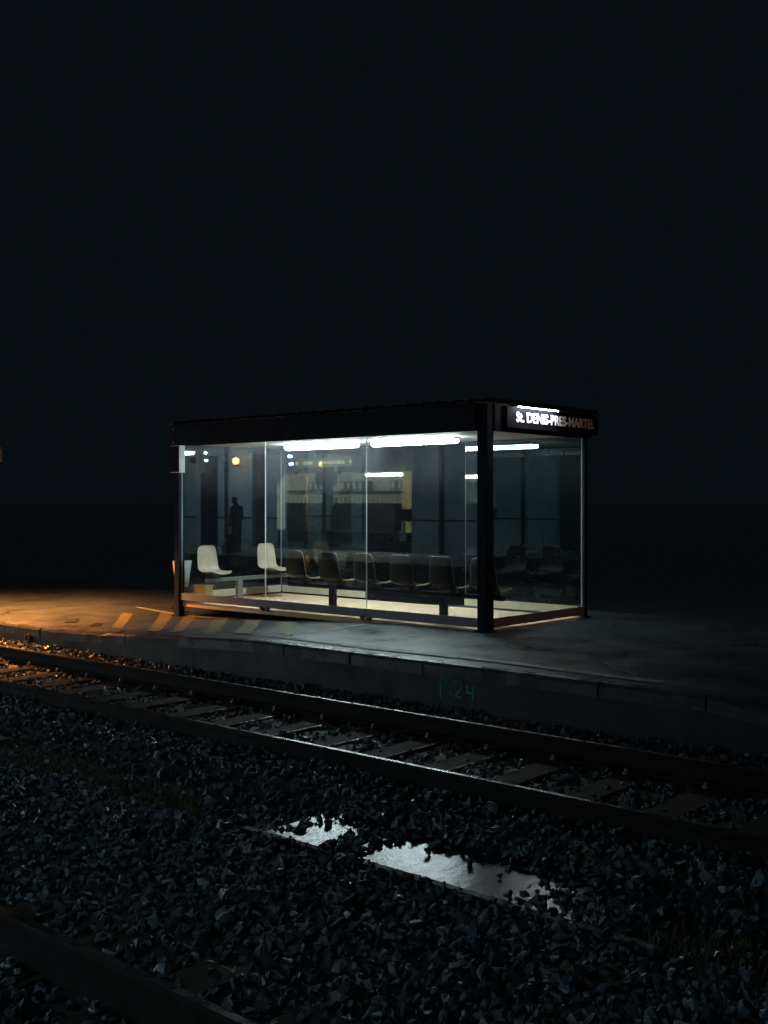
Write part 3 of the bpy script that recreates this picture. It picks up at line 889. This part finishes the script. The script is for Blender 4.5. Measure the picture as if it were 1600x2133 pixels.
for u in (-29.0, -25.0):  # unseen fill lights, added to brighten the back wall
    t = empty('hidden_fill_light', (u, -5.25, 2.96))
    m = MB(); m.box(-.8, .8, -.14, .14, 0, .038, .004); m.build('housing', M['white'], t)
    m = MB(); m.box(-.78, .78, -.12, .12, -.025, -.001); m.build('diffuser', M['room_fill'], t)
    tag(t, 'unseen fill light added above the signal room window head', 'ceiling light', 'unseen fill lights in the signal room')
for k, u in enumerate([-47, -38.5, -29.6, -20.0, -11.0, -4.0]):
    t = tube_lamp('canopy_light', (u, -2.6, 3.85), 1.2, M['canopy_tube'], 'cool white tube under the station canopy', R(90), .06 if u < -15 else .022)
    t['group'] = 'tube lights under the station canopy'
for (u, z) in ((-32.0, 3.42), (-31.95, 3.12)):
    bl = empty('bulkhead_lamp', (u, WV, z))
    m = MB(); m.box(-.16, .16, .0, .05, -.06, .06, .01); m.build('base', M['black'], bl)
    m = MB(); m.sph((0, .06, 0), .08, (1.5, .5, .6)); m.build('glass', M['canopy_tube'], bl)
    tag(bl, 'small white bulkhead lamp high on the station wall, %s of two' % ('upper' if z > 3.3 else 'lower'), 'lamp')
wl = empty('wall_lantern', (-29.95, WV, 2.9))
tag(wl, 'glowing orange lantern on the pale wall above the standing person', 'lantern')
m = MB(); m.sph((0, .32, .15), .13); m.build('globe', M['lantern'], wl)
m = MB(); m.cyl((0, .005, -.05), (0, .30, -.02), .015, seg=8); m.cyl((0, .32, -.06), (0, .32, .03), .03, .05, 10); m.build('bracket', M['black'], wl)

# posts on the near platform
ps = empty('direction_sign', (-22.3, -1.0, 0))
tag(ps, 'long green direction sign with arrows on a dark canopy post', 'sign')
m = MB(); m.box(-.11, .11, -.11, .11, 0, 3.7, .008); m.build('post', M['dark_steel'], ps)
m = MB(); m.box(-1.1, 1.05, .125, .165, 2.60, 2.87, .004); m.build('board', M['sign_green'], ps)
m = MB(); m.box(-.26, .36, -.02, .24, 2.06, 2.46, .01); m.build('equipment_box', M['dark_steel'], ps)
MS = lambda x: Matrix(((-1, 0, 0, x), (0, 0, 1, .168), (0, 1, 0, 2.68), (0, 0, 0, 1)))
text_mesh('AURILLAC/RODEZ', .14, 1.05, MS(.82), 'lettering', M['sign_white'], ps, .002)
text_mesh('BRIVE', .14, .38, MS(-.46), 'lettering', M['sign_white'], ps, .002)
for x, d in ((.98, -1), (-1.04, 1)):
    m = MB(); m.prism([(x, 2.735), (x-d*.09, 2.81), (x-d*.07, 2.752), (x-d*.13, 2.752), (x-d*.13, 2.718), (x-d*.07, 2.718), (x-d*.09, 2.66)], 'y', .1655, .170); m.build('arrow', M['sign_white'], ps)
cp = empty('canopy_post', (-26.75, -1.0, 0))
tag(cp, 'slim dark canopy post with a pale base beside the standing person', 'post')
m = MB(); m.cyl((0, 0, .45), (0, 0, 3.7), .075, .06, 16); m.build('shaft', M['dark_steel'], cp)
m = MB(); m.cyl((0, 0, 0), (0, 0, .45), .16, .085, 16); m.build('base', M['white'], cp)
dpz = empty('drain_pipe', (-20.82, WV+.08, 0))
tag(dpz, 'dark downpipe on the station wall right of the signal room', 'pipe')
m = MB(); m.cyl((0, 0, 0), (0, 0, 3.9), .07, seg=12); m.build('shaft', M['black'], dpz)
sgn = empty('dwarf_signal', (-21.6, -3.6, 0))
tag(sgn, 'dark standing apparatus with a round white disc against the station wall', 'signal')
m = MB(); m.cyl((0, 0, 0), (0, 0, 1.0), .05, .04, 10); m.box(-.22, .22, -.12, .12, 1.0, 1.38, .02); m.build('body', M['black'], sgn)
m = MB(); m.box(-.12, .14, .06, .075, .40, .72, .004); m.build('plate', M['white'], sgn)

# ------------------------------------------------------------------ person on the near platform, with a wheeled case
pe = empty('person', (-25.3, -.15, 0), R(90))   # local +Y = facing direction (towards -X)
tag(pe, 'person in dark coat standing with bowed head, holding the handle of a wheeled case', 'person')
def skin(name, verts, edges, radii, root, mat, parent, lv=2):
    me = bpy.data.meshes.new(name); me.from_pydata(verts, edges, [])
    o = link(name, me, mat, parent)
    md = o.modifiers.new('skin', 'SKIN')
    for i, r in enumerate(radii):
        sv = me.skin_vertices[0].data[i]; sv.radius = r if isinstance(r, tuple) else (r, r); sv.use_root = (i == root)
    md.use_smooth_shade = True
    sd = o.modifiers.new('sub', 'SUBSURF'); sd.levels = 1; sd.render_levels = lv
    return o
cloth = paint('dark_coat', (0.007, 0.007, 0.009), .9, 0, .3, 20, .1, .1)
vb = [(0, 0, .92), (0, 0, 1.08), (0, .01, 1.24), (0, .01, 1.38), (0, .02, 1.47), (0, .055, 1.53), (0, .10, 1.60), (0, .115, 1.68),
      (.18, .0, 1.40), (.23, -.01, 1.14), (.24, .03, .90), (.245, .04, .82),
      (-.18, .0, 1.40), (-.25, .06, 1.15), (-.26, .22, .97), (-.26, .27, .92),
      (.10, 0, .86), (.11, .02, .48), (.11, -.02, .09), (.12, .12, .035),
      (-.10, 0, .86), (-.11, .03, .48), (-.12, .02, .09), (-.13, .16, .035)]
eb = [(0, 1), (1, 2), (2, 3), (3, 4), (4, 5), (5, 6), (6, 7), (3, 8), (8, 9), (9, 10), (10, 11), (3, 12), (12, 13), (13, 14), (14, 15), (0, 16), (16, 17), (17, 18), (18, 19), (0, 20), (20, 21), (21, 22), (22, 23)]
rb = [(.165, .125), (.165, .12), (.18, .125), (.17, .11), .07, .062, (.085, .10), (.075, .085), .075, .055, .042, .03, .075, .055, .042, .03, .095, .068, .05, .04, .095, .068, .05, .04]
skin('body', vb, eb, rb, 0, cloth, pe)
m = MB(); m.sph((0, .085, 1.665), .098, (.95, 1.08, .85)); m.build('hair', M['black'], pe)
for s_ in (-1, 1):
    m = MB(); m.sph((s_*.125, .10 if s_ > 0 else .13, .045), .06, (.85, 2.2, .75)); m.build('shoe', M['white'], pe)
skm = paint('skin', (.35, .22, .15), .6, 0, .1, 20, 0)
m = MB(); m.sph((0, .19, 1.60), .03, (.6, .6, .9)); m.sph((0, .14, 1.615), .062, (.95, .8, 1.2)); m.build('face', skm, pe)
for hx, hy, hz in ((.245, .045, .79), (-.26, .285, .90)):
    m = MB(); m.sph((hx, hy, hz), .045, (.55, .9, 1.1))
    for k in range(4): m.cyl((hx, hy-.03+.02*k, hz-.03), (hx*1.0, hy-.03+.02*k+.012, hz-.095+.006*abs(k-1)), .0095, .008, 8)
    m.cyl((hx, hy+.04, hz), (hx*.93, hy+.065, hz-.045), .010, .008, 8)
    m.build('hand', skm, pe)
sc_ = empty('suitcase', (-25.72, -.40, 0))
tag(sc_, 'dark wheeled suitcase with raised handle beside the standing person', 'suitcase')
m = MB(); m.box(-.12, .12, -.22, .22, .05, .62, .03); m.build('shell', M['black'], sc_)
m = MB(); m.cyl((.0, -.12, .62), (.08, -.12, .90), .010, seg=8); m.cyl((.0, .12, .62), (.08, .12, .90), .010, seg=8); m.cyl((.08, -.14, .90), (.08, .14, .90), .014, seg=8); m.build('handle', M['dark_steel'], sc_)
for y in (-.16, .16):
    m = MB(); m.cyl((-.10, y-.02, .03), (-.10, y+.02, .03), .03, seg=12); m.build('wheel', M['black'], sc_)
